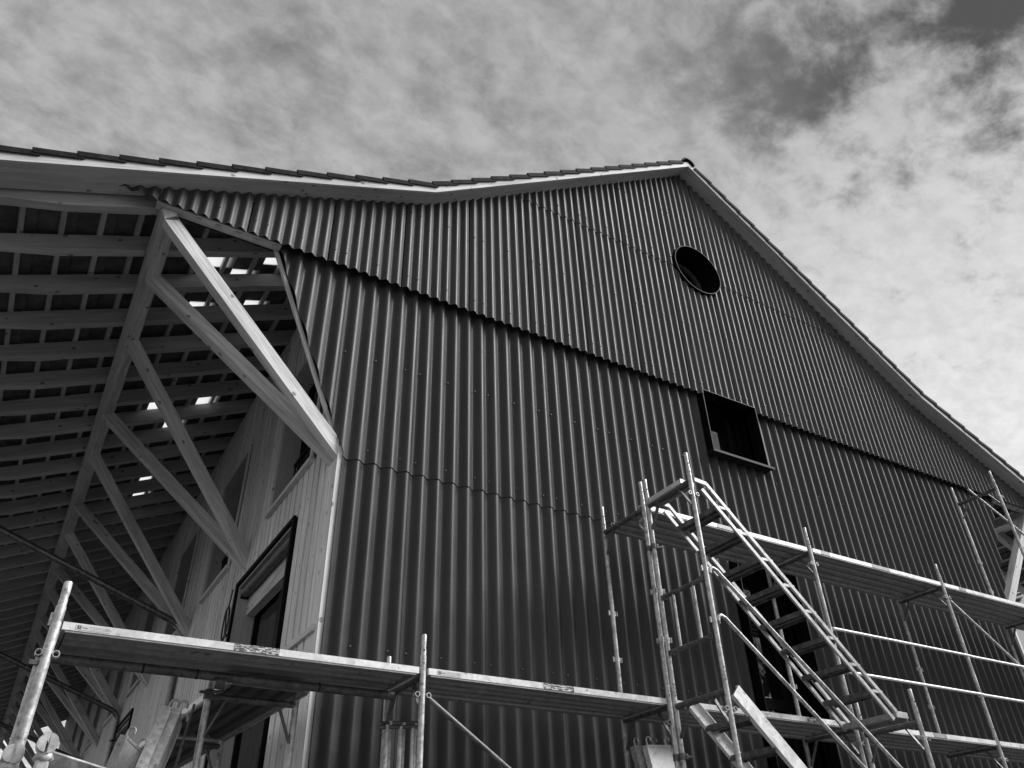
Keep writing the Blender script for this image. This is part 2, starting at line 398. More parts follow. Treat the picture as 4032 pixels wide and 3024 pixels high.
# gable windows
def sq_window(r, deep, name='window', sill=True):
    x0, x1, z0, z1 = r; yo = -0.11; yi = deep
    g = MB(); t = 0.012
    g.box((x0-t, yo, z0), (x0, yi, z1)); g.box((x1, yo, z0), (x1+t, yi, z1)); g.box((x0-t, yo, z1), (x1+t, yi, z1+t)); g.box((x0-t, yo+0.04, z0-t), (x1+t, yi, z0))
    o = g.build(name, BLACK, barn, Mx.Translation(V((x0, 0, z0))))
    f = MB(); a = 0.05; y0, y1 = yi-0.06, yi; xm = x0+0.78*(x1-x0)
    f.box((x0, y0, z0), (x0+a, y1, z1)); f.box((x1-a, y0, z0), (x1, y1, z1)); f.box((x0+a, y0, z1-a), (x1-a, y1, z1)); f.box((x0+a, y0, z0), (x1-a, y1, z0+a))
    f.box((xm-0.04, y0+0.002, z0+a), (xm+0.04, y1-0.002, z1-a))
    f.build('frame', BLACK, o)
    if z1-z0 > 2:
        box('cross_rail', (x0+a, y0+0.003, z0+2.5), (x1-a, y1-0.003, z0+2.62), BLACK, o)
    for xa, xb in ((x0+a, xm-0.04), (xm+0.04, x1-a)):
        box('pane', (xa, yi-0.035, z0+a), (xb, yi-0.025, z1-a), GLASS, o)
    if sill:
        s = MB(); s.prism([(x0-0.06, -0.155, z0-0.042), (x0-0.06, -0.155, z0-0.010), (x0-0.06, yi, z0+0.004), (x0-0.06, yi, z0-0.02), (x0-0.06, -0.143, z0-0.028), (x0-0.06, -0.143, z0-0.042)],
                          [(x1+0.06, -0.155, z0-0.042), (x1+0.06, -0.155, z0-0.010), (x1+0.06, yi, z0+0.004), (x1+0.06, yi, z0-0.02), (x1+0.06, -0.143, z0-0.028), (x1+0.06, -0.143, z0-0.042)])
        s.build('sill', SILLM, o, Mx.Translation(V((x0, -0.16, z0))))
    return o
tag(sq_window(SQ, 0.305), 'small square black window above the stairs')
tag(sq_window(TALL, 0.305, sill=False), 'tall black window behind the stairs')
# round window: collar, frame ring, pane
def ring(g, r0, r1, y0, y1, n=64):
    a = [(CX+r*math.cos(2*math.pi*k/n), y, CZ+r*math.sin(2*math.pi*k/n)) for y, r in ((y0, r1), (y1, r1), (y1, r0), (y0, r0)) for k in range(n)]
    for j in range(4):
        e = (j+1) % 4
        g.add([a[j*n+k] for k in range(n)]+[a[e*n+k] for k in range(n)], [(k, (k+1) % n, n+(k+1) % n, n+k)[::-1] for k in range(n)], j in (0, 2))
g = MB(); ring(g, CR-0.008, CR, -0.135, 0.30); rw = g.build('window', BLACK, barn, Mx.Translation(V((CX, 0, CZ)))); tag(rw, 'round black porthole window below the ridge')
g = MB(); ring(g, CR-0.008, CR+0.0005, -0.139, -0.1351); g.build('rim', SILLM, rw, Mx.Translation(V((CX, -0.14, CZ))))
g = MB(); ring(g, CR-0.075, CR-0.009, 0.235, 0.298); g.build('frame', GALVD, rw, Mx.Translation(V((CX, 0.2, CZ))))
n = 64; g = MB(); g.prism([(CX+(CR-0.07)*math.cos(2*math.pi*k/n), 0.265, CZ+(CR-0.07)*math.sin(2*math.pi*k/n)) for k in range(n)],
                          [(CX+(CR-0.07)*math.cos(2*math.pi*k/n), 0.275, CZ+(CR-0.07)*math.sin(2*math.pi*k/n)) for k in range(n)])
g.build('pane', GLASS, rw, Mx.Translation(V((CX, 0.2, CZ))))

# ---------------------------------------------------------------- roof
XE = -4.0                                                       # eave
# tile courses as stepped slabs; the main roof and the two canopies
GT = [(-0.80, 1.16), (-1.40, 1.20), (-1.12, 1.55), (-1.38, 2.22), (-0.76, 2.22), (-1.44, 4.74), (-0.79, 4.74), (-1.14, 5.46), (-1.10, 8.24), (-1.09, 7.55)]
CST = 0.3165
def cx_low(k): return -3.126-CST*3 + CST*k
rq = MB(); gt_objs = []
def slab(q, xa, za, xb, zb, y0, y1, th=0.022):
    q.prism([(xa, y0, za), (xb, y0, zb), (xb, y0, zb+th), (xa, y0, za+th)], [(xa, y1, za), (xb, y1, zb), (xb, y1, zb+th), (xa, y1, za+th)])
used = {}
for gx, gy in GT:
    k = int(math.floor((gx+0.02-cx_low(0))/CST)); used.setdefault(k, []).append(gy)
for side in (0, 1):
    s = (lambda x: x) if side == 0 else mir
    for k in range(0, 15):
        xa = cx_low(k); xb = xa+CST+0.07; za = zs(xa)+0.158; zb = zs(min(xb, XK+9))+0.118
        if xb > XK+0.1: zb = ZK+SC*(xb-XK)+0.118
        cuts = sorted(used.get(k, [])) if side == 0 else []
        y = -0.03
        for c in cuts:
            slab(rq, s(xa), za, s(xb), zb, y, c-0.15) if side == 0 else None
            gt_objs.append((xa, za, xb, zb, c-0.147, c+0.147)); y = c+0.15
        slab(rq, s(xa), za, s(xb), zb, y, YL)
    # main slope
    slab(rq, s(XK+0.05), zs(XK+0.05)+0.10, s(XC), ZA+0.10, -0.02, YL, 0.06)
roof = tag(rq.build('roof', TILEU, barn), kind='stuff')
for xa, za, xb, zb, y0, y1 in gt_objs:
    q = MB(); slab(q, xa, za, xb, zb, y0, y1, 0.012); q.build('glass_tile', GTILE, roof, Mx.Translation(V((xa, y0, za))))
# barge boards and soffit boards along the gable
YB = -0.293
pts = [(XE, zs(XE)), (XK, ZK), (XC, ZA), (mir(XK), ZK), (mir(XE), zs(XE))]
for (xa, za), (xb, zb) in zip(pts, pts[1:]):
    prism_y('barge_board', [(xa, za-0.003), (xb, zb-0.003), (xb, zb+0.105), (xa, za+0.105)], YB-0.027, YB, WOOD, roof, (xb-xa, 0, zb-za))
    prism_y('soffit_board', [(xa, za), (xb, zb), (xb, zb+0.045), (xa, za+0.045)], YB+0.001, 0.035, WOODR, roof, (xb-xa, 0, zb-za))
# verge tiles: cover plate plus hanging side flap
def verge_tile(xl, zl, d, up):
    """xl,zl lower end of the flap; d = unit direction up the slope"""
    d = V((d[0], 0, d[1])).normalized(); lift = 0.028; Ln = 0.395
    nrm = V((-d.z, 0, d.x)) if d.x > 0 else V((d.z, 0, -d.x))
    o = V((xl, 0, zl)); e = o + d*Ln - nrm*lift
    q = MB()
    def pr(y0, y1, h0, h1):
        A = [o+nrm*h0, e+nrm*h0, e+nrm*h1, o+nrm*h1]
        sh = [0.0, 0.007, 0.007, 0.0]                    # each tile tucks in behind the next one up
        if d.x < 0: A = A[::-1]; sh = sh[::-1]
        q.prism([(p.x, y0+h, p.z) for p, h in zip(A, sh)], [(p.x, y1+h*0.5, p.z) for p, h in zip(A, sh)])
    pr(YB-0.054, YB-0.037, 0.032, 0.090); pr(YB-0.0371, YB+0.32, 0.066, 0.0862)
    pr(YB+0.10, YB+0.14, 0.0863, 0.100)
    return q.build('verge_tile', TILE, roof, fr((xl, YB, zl), d))
for k in range(0, 16):
    sl_ = SC if k < 15 else SM
    verge_tile(cx_low(k), zs(cx_low(k))+0.062, (1, sl_), 0); verge_tile(mir(cx_low(k)), zs(cx_low(k))+0.062, (-1, sl_), 0)
for k in range(0, 16):
    xx = XK+0.262-0.005+0.2835*k-0.02
    if xx > XC-0.20: break
    verge_tile(xx, zs(xx)+0.062, (1, SM), 0); verge_tile(mir(xx), zs(xx)+0.062, (-1, SM), 0)
# ridge caps
for k in range(3):
    q = MB(); n = 14; y0 = YB-0.06+0.36*k; r0, r1 = (0.125, 0.135)
    for a in range(n):
        t0, t1 = math.pi*a/n, math.pi*(a+1)/n
        for (ra, rb) in ((r0, r1),):
            q.prism([(XC+rb*math.cos(t0), y0, ZA+0.055+0.8*rb*math.sin(t0)), (XC+rb*math.cos(t1), y0, ZA+0.055+0.8*rb*math.sin(t1)), (XC+(ra-.02)*math.cos(t1), y0, ZA+0.055+0.8*(ra-.02)*math.sin(t1)), (XC+(ra-.02)*math.cos(t0), y0, ZA+0.055+0.8*(ra-.02)*math.sin(t0))],
                    [(XC+rb*math.cos(t0), y0+0.40, ZA+0.045+0.8*rb*math.sin(t0)), (XC+rb*math.cos(t1), y0+0.40, ZA+0.045+0.8*rb*math.sin(t1)), (XC+(ra-.02)*math.cos(t1), y0+0.40, ZA+0.045+0.8*(ra-.02)*math.sin(t1)), (XC+(ra-.02)*math.cos(t0), y0+0.40, ZA+0.045+0.8*(ra-.02)*math.sin(t0))])
    q.build('ridge_tile', TILE, roof, Mx.Translation(V((XC, y0, ZA))))
# rafters with tapered ends, tile battens
RB, RT = -0.124, 0.077
def rafter(y0, s, x_in):
    P = [(x_in, zs(x_in)+RT), (XE, zs(XE)+RT), (XE, zs(XE)+RB+0.135), (-2.82, zs(-2.82)+RB), (x_in, zs(x_in)+RB)]
    P = [(s(x), z) for x, z in P]
    if s is mir: P = P[::-1]
    return prism_y('rafter', P, y0, y0+0.105, WOODR, roof, (1, 0, SC if s is not mir else -SC))
for k in range(45):
    yy = 0.078+0.668*k
    rafter(yy, lambda x: x, 0.15)
    if k < 16: rafter(yy, mir, 0.15)
for k in range(12):
    bx = -3.17-CST*2+CST*k
    for s in (lambda x: x, mir):
        beam('tile_batten', (s(bx), 0.04, zs(bx)+RT+0.0215), (s(bx), YL, zs(bx)+RT+0.0215), 0.046, 0.04, WOODR, roof, (-SC if s is not mir else SC, 0, 1), 0)

# ---------------------------------------------------------------- canopy struts
th = math.atan(SC)
for s, nv, ly in ((lambda x: x, 10, YL), (mir, 4, 14)):
    bl = V((-2.005, 0, 7.272)); e1 = V((math.cos(th), 0, math.sin(th))); e2 = V((-math.sin(th), 0, math.cos(th)))
    sec = [bl, bl+e1*0.125, bl+e1*0.125+e2*0.19, bl+e2*0.19]
    P = [(s(p.x), p.z) for p in sec]
    if s is mir: P = P[::-1]
    q = MB(); q.prism([(x, 0.0, z) for x, z in P], [(x, ly, z) for x, z in P])
    purlin = q.build('canopy_purlin', WOOD, barn, fr((P[0][0], 0, P[0][1]), (0, 1, 0)))
    mid = bl+e1*0.0625+e2*0.012
    for nn in range(nv):
        yf_ = 0.06+3.085*nn
        for dy in (-1, 1):
            if nn == 0 and dy == -1: yt, yb = 0.062, 0.062
            else: yt, yb = yf_+dy*0.915, yf_+dy*0.055
            if nn == 0 and dy == 1: yt, yb = 0.98, 0.185
            top = V((s(mid.x), yt, mid.z)); foot = V((s(-0.055), yb, 5.295))
            d = foot-top; upv = V((0, 1, 0)).cross(d)
            if s is mir: upv = -upv
            # cut vertical at the wall
            F = fr(top, d, upv); Ln = d.length; a, c = 0.062, 0.064
            q = MB(); A = []; B = []
            for y, z in ((a, c), (a, -c), (-a, -c), (-a, c)):
                A.append(F @ V((-0.02, y, z)))
                p = F @ V((0, y, z)); dd = d.normalized(); tt = (s(-0.042)-p.x)/dd.x
                B.append(p+dd*tt)
            q.prism(A[::-1], B[::-1]); q.build('strut', WOOD, purlin, F)

# ---------------------------------------------------------------- long side wall (x = 0), boards and openings
XW = -0.040
side = None
UP = [(0.85+3.24*n if n < 2 else 4.09+3.1*(n-1), 1.42) for n in range(8)]
OPEN = [(y, y+wd, 5.56, 7.35) for y, wd in UP] + [(1.17, 3.24, 0.1, 5.0)] + [(1.17+9.35*k, 3.24+9.35*k, 0.1, 5.0) for k in (1, 2)]
q = MB()
ycut = sorted({0.03, YL} | {v for o in OPEN for v in o[:2]})
for ya, yb in zip(ycut, ycut[1:]):
    segs = [(0, 8.55)]
    for o in OPEN:
        if o[0] < (ya+yb)/2 < o[1]:
            nx = []
            for lo, hi in segs: nx += [(lo, min(hi, o[2])), (max(lo, o[3]), hi)]
            segs = [(a, b) for a, b in nx if b-a > 0.01]
    for a, b in segs: q.box((XW+0.036, ya, a), (XW+0.08, yb, b))
side = q.build('side_wall', MEMB, barn, fr((0, 0, 0), (0, 0, 1)))
# boards: wide first board at the corner, then a regular rhythm with narrow recessed joints
def board(y0, y1, q=None):
    segs = [(0.0, 8.45)]
    for o in OPEN:
        if y0 < o[1]+0.03 and y1 > o[0]-0.03:
            nx = []
            for lo, hi in segs: nx += [(lo, min(hi, o[2]-0.05)), (max(lo, o[3]+0.04), hi)]
            segs = [(a, b) for a, b in nx if b-a > 0.02]
    for a, b in segs:
        if q is not None: q.box((XW-0.002, y0, a), (XW+0.035, y1, b)); continue
        m2 = MB(); m2.beam((XW+0.0165, (y0+y1)/2, a), (XW+0.0165, (y0+y1)/2, b), y1-y0, 0.037, (1, 0, 0), 0.003)
        m2.build('wall_board', WOODB, side, fr((XW+0.01, (y0+y1)/2, a), (0, 0, 1), (1, 0, 0)))
board(0.021, 0.165)
k = 0; y = 0.178; far = MB()
while y < YL-0.2:
    wd = 0.138
    if y < 13: board(y, y+wd)
    else: board(y, y+wd, far)
    y += 0.183; k += 1
tag(far.build('far_wall_boards', WOODB, side, fr((0, 13, 0), (0, 0, 1))), kind='stuff')
box('ledge', (XW-0.035, 0.06, 3.60), (XW-0.004, 0.80, 3.655), WOODB, side, fr((0, 0, 3.6), (0, 1, 0)))
# openings of the side wall
for i, (y0, y1, z0, z1) in enumerate(OPEN):
    xo, xi = XW-0.03, 0.26
    q = MB()
    upw = i < len(UP)
    M_ = PANEL if not upw else PANEL
    q.box((XW+0.0, y0-0.004, z0), (xi, y0+0.02, z1)); q.box((XW+0.0, y1-0.02, z0), (xi, y1+0.004, z1)); q.box((XW+0.0, y0+0.02, z1-0.02), (xi, y1-0.02, z1))
    o = q.build('window' if upw else 'door_opening', M_, barn, fr((0, y0, z0), (0, 0, 1)))
    q = MB(); a = 0.08
    q.box((xi-0.07, y0+0.021, z0), (xi, y0+a, z1-0.021)); q.box((xi-0.07, y1-a, z0), (xi, y1-0.021, z1-0.021)); q.box((xi-0.07, y0+a, z1-a), (xi, y1-a, z1-0.021)); q.box((xi-0.07, (y0+y1)/2-0.04, z0), (xi, (y0+y1)/2+0.04, z1-a))
    q.build('frame', BLACK, o, Mx.Translation(V((xi, y0, z0))))
    box('pane', (xi-0.04, y0+a-0.01, z0), (xi-0.03, y1-a+0.01, z1-a+0.01), GLASS, o)
    if upw:
        # trim boards: sill with drip, near jamb; black railing
        q = MB(); q.box((XW-0.055, y0-0.09, z0-0.062), (xi-0.08, y1+0.02, z0-0.012)); q.build('sill', WOODB, o, fr((0, y0, z0), (0, 1, 0)))
        q = MB(); q.box((XW-0.028, y0-0.055, z0-0.011), (XW-0.003, y0-0.005, z1)); q.build('jamb_board', WOODB, o, fr((0, y0, z0), (0, 0, 1)))
        q = MB(); q.box((0.03, y0+0.021, z0+0.40), (0.06, y1-0.45, z0+0.44)); q.box((0.03, y0+0.021, z0+0.03), (0.06, y1-0.45, z0+0.06)); q.build('railing', BLACK, o, Mx.Translation(V((0, y0, z0))))
        rail = o.children[-1]
        for j in range(9):
            yy = y0+0.05+j*0.11
            if yy < y1-0.46: box('bar', (0.036, yy, z0+0.06), (0.054, yy+0.016, z0+0.40), RUBBER, rail)
        box('panel', (0.10, y0+0.021, z0+0.0), (0.12, y1-0.45, z0+0.42), BLACK, rail)
    else:
        # black blind guides, head box with the rolled blind, deep lintel
        q = MB(); g = 0.055
        q.box((xo, y0-g, z0), (XW+0.06, y0-0.004, z1+g)); q.build('blind_guide', BLACK, o, Mx.Translation(V((xo, y0, z0))))
        q = MB(); q.box((xo, y1+0.004, z0), (XW+0.06, y1+g, z1+g)); q.build('blind_guide', BLACK, o, Mx.Translation(V((xo, y1, z0))))
        q = MB(); q.box((xo, y0-0.003, z1+0.012), (XW+0.06, y1+0.003, z1+g)); q.build('head_rail', BLACK, o, Mx.Translation(V((xo, y0, z1))))
        tube('rolled_blind', [(XW+0.075, y0+0.03, z1-0.075), (XW+0.075, y1-0.05, z1-0.075)], 0.058, GALVD, o, 18)
        box('lintel', (XW+0.13, y0+0.021, z1-0.33), (xi-0.071, y1-0.021, z1-0.021), WOOD, o, fr((0, y0, z1-0.3), (0, 1, 0)))
        box('bracket', (XW+0.03, y1-0.049, z1-0.14), (XW+0.12, y1-0.021, z1-0.03), BLACK, o)
# rain pipes from the eave back to the wall and down
for yp in (6.32, 12.14, 18.2):
    x0, z0 = -3.95, 6.85
    zb = 5.36 if yp < 10 else 5.26
    a = V((-0.30, yp, zb+0.095)); c = V((-0.095, yp, zb-0.14))
    pts2 = [(x0, yp, zb+0.375*3.75+0.05), a]
    for j in range(1, 7):
        tt = j/7; k0 = V((-0.095, yp, zb+0.02)); pts2.append(a*(1-tt)**2+k0*2*tt*(1-tt)+c*tt*tt)
    pts2 += [c, (-0.095, yp, 0.1)]
    dp = tube('downpipe', pts2, 0.048, ZINC, barn, 16)
    for zc in (4.75, 3.2, 1.6): tube('pipe_clip', [(-0.095, yp, zc), (-0.095, yp, zc+0.03)], 0.056, BLACK, dp)
q = MB(); q.tube([(XE-0.06, -0.3, 6.70), (XE-0.06, YL, 6.70)], 0.07, 10); q.build('gutter', GALVD, barn, fr((XE, -.3, 6.7), (0, 1, 0)))
box('far_wall', (0.1, YL, 0), (mir(0.1), YL+0.1, 8.5), DARK, barn); box('right_wall', (mir(0.05), 0.09, 0), (mir(-0.04), YL-0.01, 8.4), PANEL, barn)

# a cable loop hanging at the blind guide
cy = 3.30
lp = [(-0.09, cy+0.02, 4.99), (-0.10, cy+0.03, 4.80)]
for j in range(26):
    a = 2*math.pi*j/13
    lp.append((-0.10-0.004*(j/13), cy+0.03-0.12*math.sin(a)*(1-0.1*(j//13)), 4.58+0.20*math.cos(a)))
lp += [(-0.10, cy-0.02, 4.42), (-0.105, cy-0.12, 4.40)]
cb = tube('cable', lp, 0.0085, RUBBER, None, 8); tag(cb, 'black cable coiled in a loop on the blind guide', 'cable')
tube('cable_plug', [(-0.105, cy-0.10, 4.40), (-0.105, cy-0.17, 4.39)], 0.017, RUBBER, cb, 8)

# ------------------------------------------------------------------ scaffold
YO, YI = -1.0, -0.37
RT_ = 0.0215
def standard(parent, x, y, z0, zt, zdeck, marks=(), k=1.0):
    q = MB(); zc = zdeck+0.085
    q.tube([(x, y, z0), (x, y, zc)], RT_*k, 14); 
    st = q.build('standard', GALV, parent, Mx.Translation(V((x, y, z0))))
    q = MB(); q.tube([(x, y, zc), (x, y, zc+0.035), (x, y, zc+0.055), (x, y, zc+0.075), (x, y, zt-0.008), (x, y, zt)], [r_*k for r_ in (0.0185, 0.0185, 0.0165, 0.0180, 0.0180, 0.015)], 14)
    q.build('spigot', GALV, st, Mx.Translation(V((x, y, zc))))
    for zz_ in (zdeck+0.03, zdeck+0.12):
        tube('bolt_hole', [(x-0.004, y-RT_-0.001, zz_), (x-0.004, y-0.01, zz_)], 0.006, DARK, st, 8)
    for zm in marks:
        for sg in (-1, 1):
            q = MB(); q.prism([(x+sg*(RT_-0.002), y-0.003, zm-0.022), (x+sg*0.047, y-0.003, zm-0.022), (x+sg*0.047, y-0.013, zm-0.022), (x+sg*0.051, y-0.013, zm-0.022), (x+sg*0.051, y+0.004, zm-0.022), (x+sg*(RT_-0.002), y+0.004, zm-0.022)][::-sg],
                              [(x+sg*(RT_-0.002), y-0.003, zm+0.022), (x+sg*0.047, y-0.003, zm+0.022), (x+sg*0.047, y-0.013, zm+0.022), (x+sg*0.051, y-0.013, zm+0.022), (x+sg*0.051, y+0.004, zm+0.022), (x+sg*(RT_-0.002), y+0.004, zm+0.022)][::-sg])
            q.build('wedge_pocket', GALV, st, Mx.Translation(V((x, y, zm))))
    return st
def sframe(x, ya, yb, z0, zdeck, label, marks=(), rings=True, group='scaffold frames along the gable'):
    """ya = outer (towards the yard), yb = inner standard; transom, gussets"""
    t = thing('scaffold_frame', (x, (ya+yb)/2, z0), label, 'scaffold frame', group)  # scaffold frame: two standards tied by a transom
    zt = zdeck+0.235
    so = standard(t, x, ya, z0, zt, zdeck, marks); si = standard(t, x, yb, z0, zt, zdeck, marks)
    ztr = zdeck-0.055
    q = MB(); q.tube([(x, ya+0.018, ztr), (x, yb-0.018, ztr)], 0.026, 14); q.build('transom', GALVD, t, fr((x, ya, ztr), (0, 1, 0)))
    for yy, sg in ((ya, 1), (yb, -1)):
        beam('gusset', (x, yy+sg*0.018, ztr-0.24), (x, yy+sg*0.15, ztr-0.02), 0.012, 0.034, GALVD, t, (1, 0, 0), 0.002)
    if rings:
        for dx in (-0.043, 0.043):
            for yy, pp in ((ya, so),):
                q = MB(); q.tube([(x+dx, yy-0.022, zdeck-0.185), (x+dx, yy+0.022, zdeck-0.185)], 0.0185, 14, False, 0.74); q.build('ring', GALV, pp, fr((x+dx, yy, zdeck-0.185), (0, 1, 0)))
    return t
ZD0, ZD1, ZD2 = 3.108, 4.90, 6.80
XS = [-1.90, 0.437, 2.70, 5.02, 7.36, 9.69, 12.02]
names0 = ['leftmost scaffold frame at the free end of the lower deck', 'scaffold frame with the diagonal brace under the lower deck', 'lower scaffold frame beside the upper end of the stair tower', 'lower scaffold frame near the stair landing',
          'lower scaffold frame right of the stair tower, between guard rails', 'lower scaffold frame near the right corner of the barn', 'lower scaffold frame beyond the right corner of the barn']
for i, x in enumerate(XS):
    if i == 0:
        t = thing('scaffold_frame', (x, YO, 0), names0[0], 'scaffold frame', 'scaffold frames along the gable')
        so = standard(t, x, YO, 0, ZD0+0.235, ZD0, (), 1.3)
        q = MB(); q.tube([(x, YO+0.018, ZD0-0.055), (x, YI+0.02, ZD0-0.055)], 0.026, 14); q.build('transom', GALVD, t, fr((x, YO, ZD0), (0, 1, 0)))
        for dx in (-0.043, 0.045):
            q = MB(); q.tube([(x+dx, YO-0.022, ZD0-0.185), (x+dx, YO+0.022, ZD0-0.185)], 0.0195, 14, False, 0.8); q.build('ring', GALV, so, fr((x+dx, YO, ZD0-0.185), (0, 1, 0)))
        tube('second_standard', [(x-0.028, YO+0.035, 0), (x-0.028, YO+0.035, ZD0-0.20)], 0.022, GALV, t)
        tube('clamp', [(x-0.030, YO+0.004, ZD0-0.03), (x-0.030, YO+0.004, ZD0+0.045)], 0.013, GALV, t); box('clamp', (x-0.075, YO-0.01, ZD0-0.25), (x-0.03, YO+0.02, ZD0-0.225), GALVD, t)
    else: sframe(x, YO, YI, 0.0, ZD0, names0[i])
MK = (ZD0+0.475, ZD0+0.91)
up_lab = {2: 'upper scaffold frame at the left end of the upper deck', 3: 'upper scaffold frame behind the stair flight', 4: 'upper scaffold frame in the middle of the upper deck', 5: 'upper scaffold frame below the tallest frame', 6: 'upper scaffold frame beyond the right corner of the barn'}
for i in (2, 3, 4, 5, 6): sframe(XS[i], YO, YI, ZD0+0.09, ZD1, up_lab[i], MK)
sframe(XS[5], YO, YI, ZD1+0.09, ZD2, 'topmost scaffold frame standing under the right roof slope', (ZD1+0.475, ZD1+0.91))
# stair tower frames
TI, TO = -1.065, -1.66
GTW = 'frames of the stair tower'
sframe(2.705, TO, TI, 0, ZD0-0.02, 'lower stair tower frame at the head of the lower flight', (), True, GTW)
sframe(2.705, TO, TI, ZD0+0.07, ZD1, 'tall stair tower frame carrying the head of the upper flight', MK, True, GTW)
sframe(5.04, TO, TI, 0, 3.045, 'short stair tower frame at the foot of the upper flight', (), True, GTW)

def deck(loc, rz, Ln, wd, label, group, patches=(), sticker=False, ribm=None):
    """top surface at z=loc.z; local x along the length, y=0 the outer edge, +y inward"""
    t = thing('scaffold_deck', loc, label, 'scaffold deck', group, rz)
    F = W[t]
    def P(mb, name, m, par=t):
        mb.v = [F @ v for v in mb.v]; return mb.build(name, m, par, F)
    h = 0.044
    for ya, yb in ((0, 0.034), (wd-0.034, wd)):
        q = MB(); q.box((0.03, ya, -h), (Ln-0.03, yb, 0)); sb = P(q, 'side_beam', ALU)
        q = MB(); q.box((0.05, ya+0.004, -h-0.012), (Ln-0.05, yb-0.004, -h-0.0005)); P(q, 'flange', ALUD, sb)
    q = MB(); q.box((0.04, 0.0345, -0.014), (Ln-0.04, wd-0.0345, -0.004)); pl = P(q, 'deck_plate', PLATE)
    nr = 4; pw = (wd-0.08)/nr
    for i in range(nr):
        y0 = 0.04+pw*i+0.02
        q = MB(); a, b = 0.06, Ln-0.06
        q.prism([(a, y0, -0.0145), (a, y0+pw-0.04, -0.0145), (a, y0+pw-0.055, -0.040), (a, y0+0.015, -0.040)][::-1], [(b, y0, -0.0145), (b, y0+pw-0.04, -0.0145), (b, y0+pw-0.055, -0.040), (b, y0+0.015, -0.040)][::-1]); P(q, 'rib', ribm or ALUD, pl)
    for xe in (0.031, Ln-0.051):
        q = MB(); q.box((xe, 0.036, -0.046), (xe+0.02, wd-0.036, -0.002)); P(q, 'end_bar', ALUD)
        for yy in (0.06, wd-0.10):
            sg = -1 if xe < 1 else 1; x0 = 0.03 if xe < 1 else Ln-0.03
            q = MB(); q.tube([(x0, yy, -0.02), (x0+sg*0.02, yy, 0.004), (x0+sg*0.045, yy, 0.0), (x0+sg*0.055, yy, -0.03)], 0.008, 6); P(q, 'hook', GALVD)
    for (xa, xb, m) in patches:
        q = MB(); q.box((xa, -0.0022, -h+0.002), (xb, -0.0004, -0.001)); P(q, 'edge_sticker', m)
    if sticker:
        q = MB(); q.box((0.10, -0.002, -h+0.007), (0.285, -0.0004, -0.006)); st = P(q, 'type_sticker', STICK)
        q = MB(); q.box((0.107, -0.0026, -0.033), (0.128, -0.0021, -0.011)); P(q, 'sticker_square', PRINT, st)
        q = MB(); q.box((0.111, -0.0030, -0.0155), (0.124, -0.0027, -0.0135)); q.box((0.1165, -0.0030, -0.029), (0.1185, -0.0027, -0.0156)); P(q, 'sticker_letter', STICK, st)
        for r_ in range(3):
            q = MB()
            for c_ in range(5): q.box((0.175+0.016*c_, -0.0026, -0.031+0.0075*r_), (0.187+0.016*c_, -0.0021, -0.0285+0.0075*r_))
            tag(P(q, 'sticker_table', PRINTL, st), kind='stuff')
        q = MB(); q.box((0.255, -0.0026, -0.029), (0.281, -0.0021, -0.012)); P(q, 'sticker_block', PRINTL, st)
        cu = bpy.data.curves.new('txt', 'FONT'); cu.body = 'Tobler'; cu.size = 0.0125; cu.extrude = 0.0002
        to = bpy.data.objects.new('txt', cu); COL.objects.link(to)
        dg = bpy.context.evaluated_depsgraph_get(); me = bpy.data.meshes.new_from_object(to.evaluated_get(dg)); bpy.data.objects.remove(to)
        me.materials.clear(); me.materials.append(PRINT)
        o = bpy.data.objects.new('sticker_text', me); put(o, F @ Mx.Translation((0.132, -0.0025, -0.027)) @ Mx.Rotation(R(90), 4, 'X'), st)
    return t
DW = 0.60
GL, GU = 'lower scaffold decks', 'upper scaffold decks'
deck((XS[0]+0.005, YO-0.012, ZD0), 0, XS[1]-XS[0]-0.01, DW, 'lower scaffold deck at the far left with a torn black sticker', GL, [(1.01, 1.30, WORN)], True)
deck((XS[1]+0.01, YO-0.012, ZD0), 0, XS[2]-XS[1]-0.02, DW, 'lower scaffold deck between the braced frame and the stair tower', GL, [(1.00, 1.28, WORN)], True)
deck((XS[2]+0.01, YO-0.002, ZD0), 0, XS[3]-XS[2]-0.02, DW, 'lower scaffold deck behind the stair tower', GL, [(1.65, 1.85, WORN)])
deck((XS[3]+0.01, YO-0.012, ZD0), 0, XS[4]-XS[3]-0.02, DW, 'lower scaffold deck right of the stair landing', GL, [(1.2, 1.42, ALUD)])
deck((XS[4]+0.01, YO-0.012, ZD0), 0, XS[5]-XS[4]-0.02, DW, 'lower scaffold deck in the bottom right corner', GL, [(0.5, 0.75, ALUD)])
deck((XS[2]+0.01, YO-0.002, ZD1), 0, XS[3]-XS[2]-0.02, DW, 'upper scaffold deck crossed by the stair flight', GU, [(0.95, 1.2, ALUD)])
deck((XS[3]+0.01, YO-0.012, ZD1), 0, XS[4]-XS[3]-0.02, DW, 'upper scaffold deck in the middle', GU, [(0.16, 0.30, ALUD), (1.02, 1.32, ALUD)])
deck((XS[4]+0.01, YO-0.012, ZD1), 0, XS[5]-XS[4]-0.02, DW, 'upper scaffold deck ending near the right corner of the wall', GU, [(0.32, 0.46, ALUD)])
deck((XS[5]+0.01, YO-0.012, ZD1), 0, XS[6]-XS[5]-0.02, DW, 'upper scaffold deck running out of the right edge', GU)
# tower platform boards
deck((2.705-0.03, TI+0.02, ZD1+0.004), R(-90), abs(TO-TI)-0.04, 0.16, 'short platform board at the top of the stair', 'stair platforms')

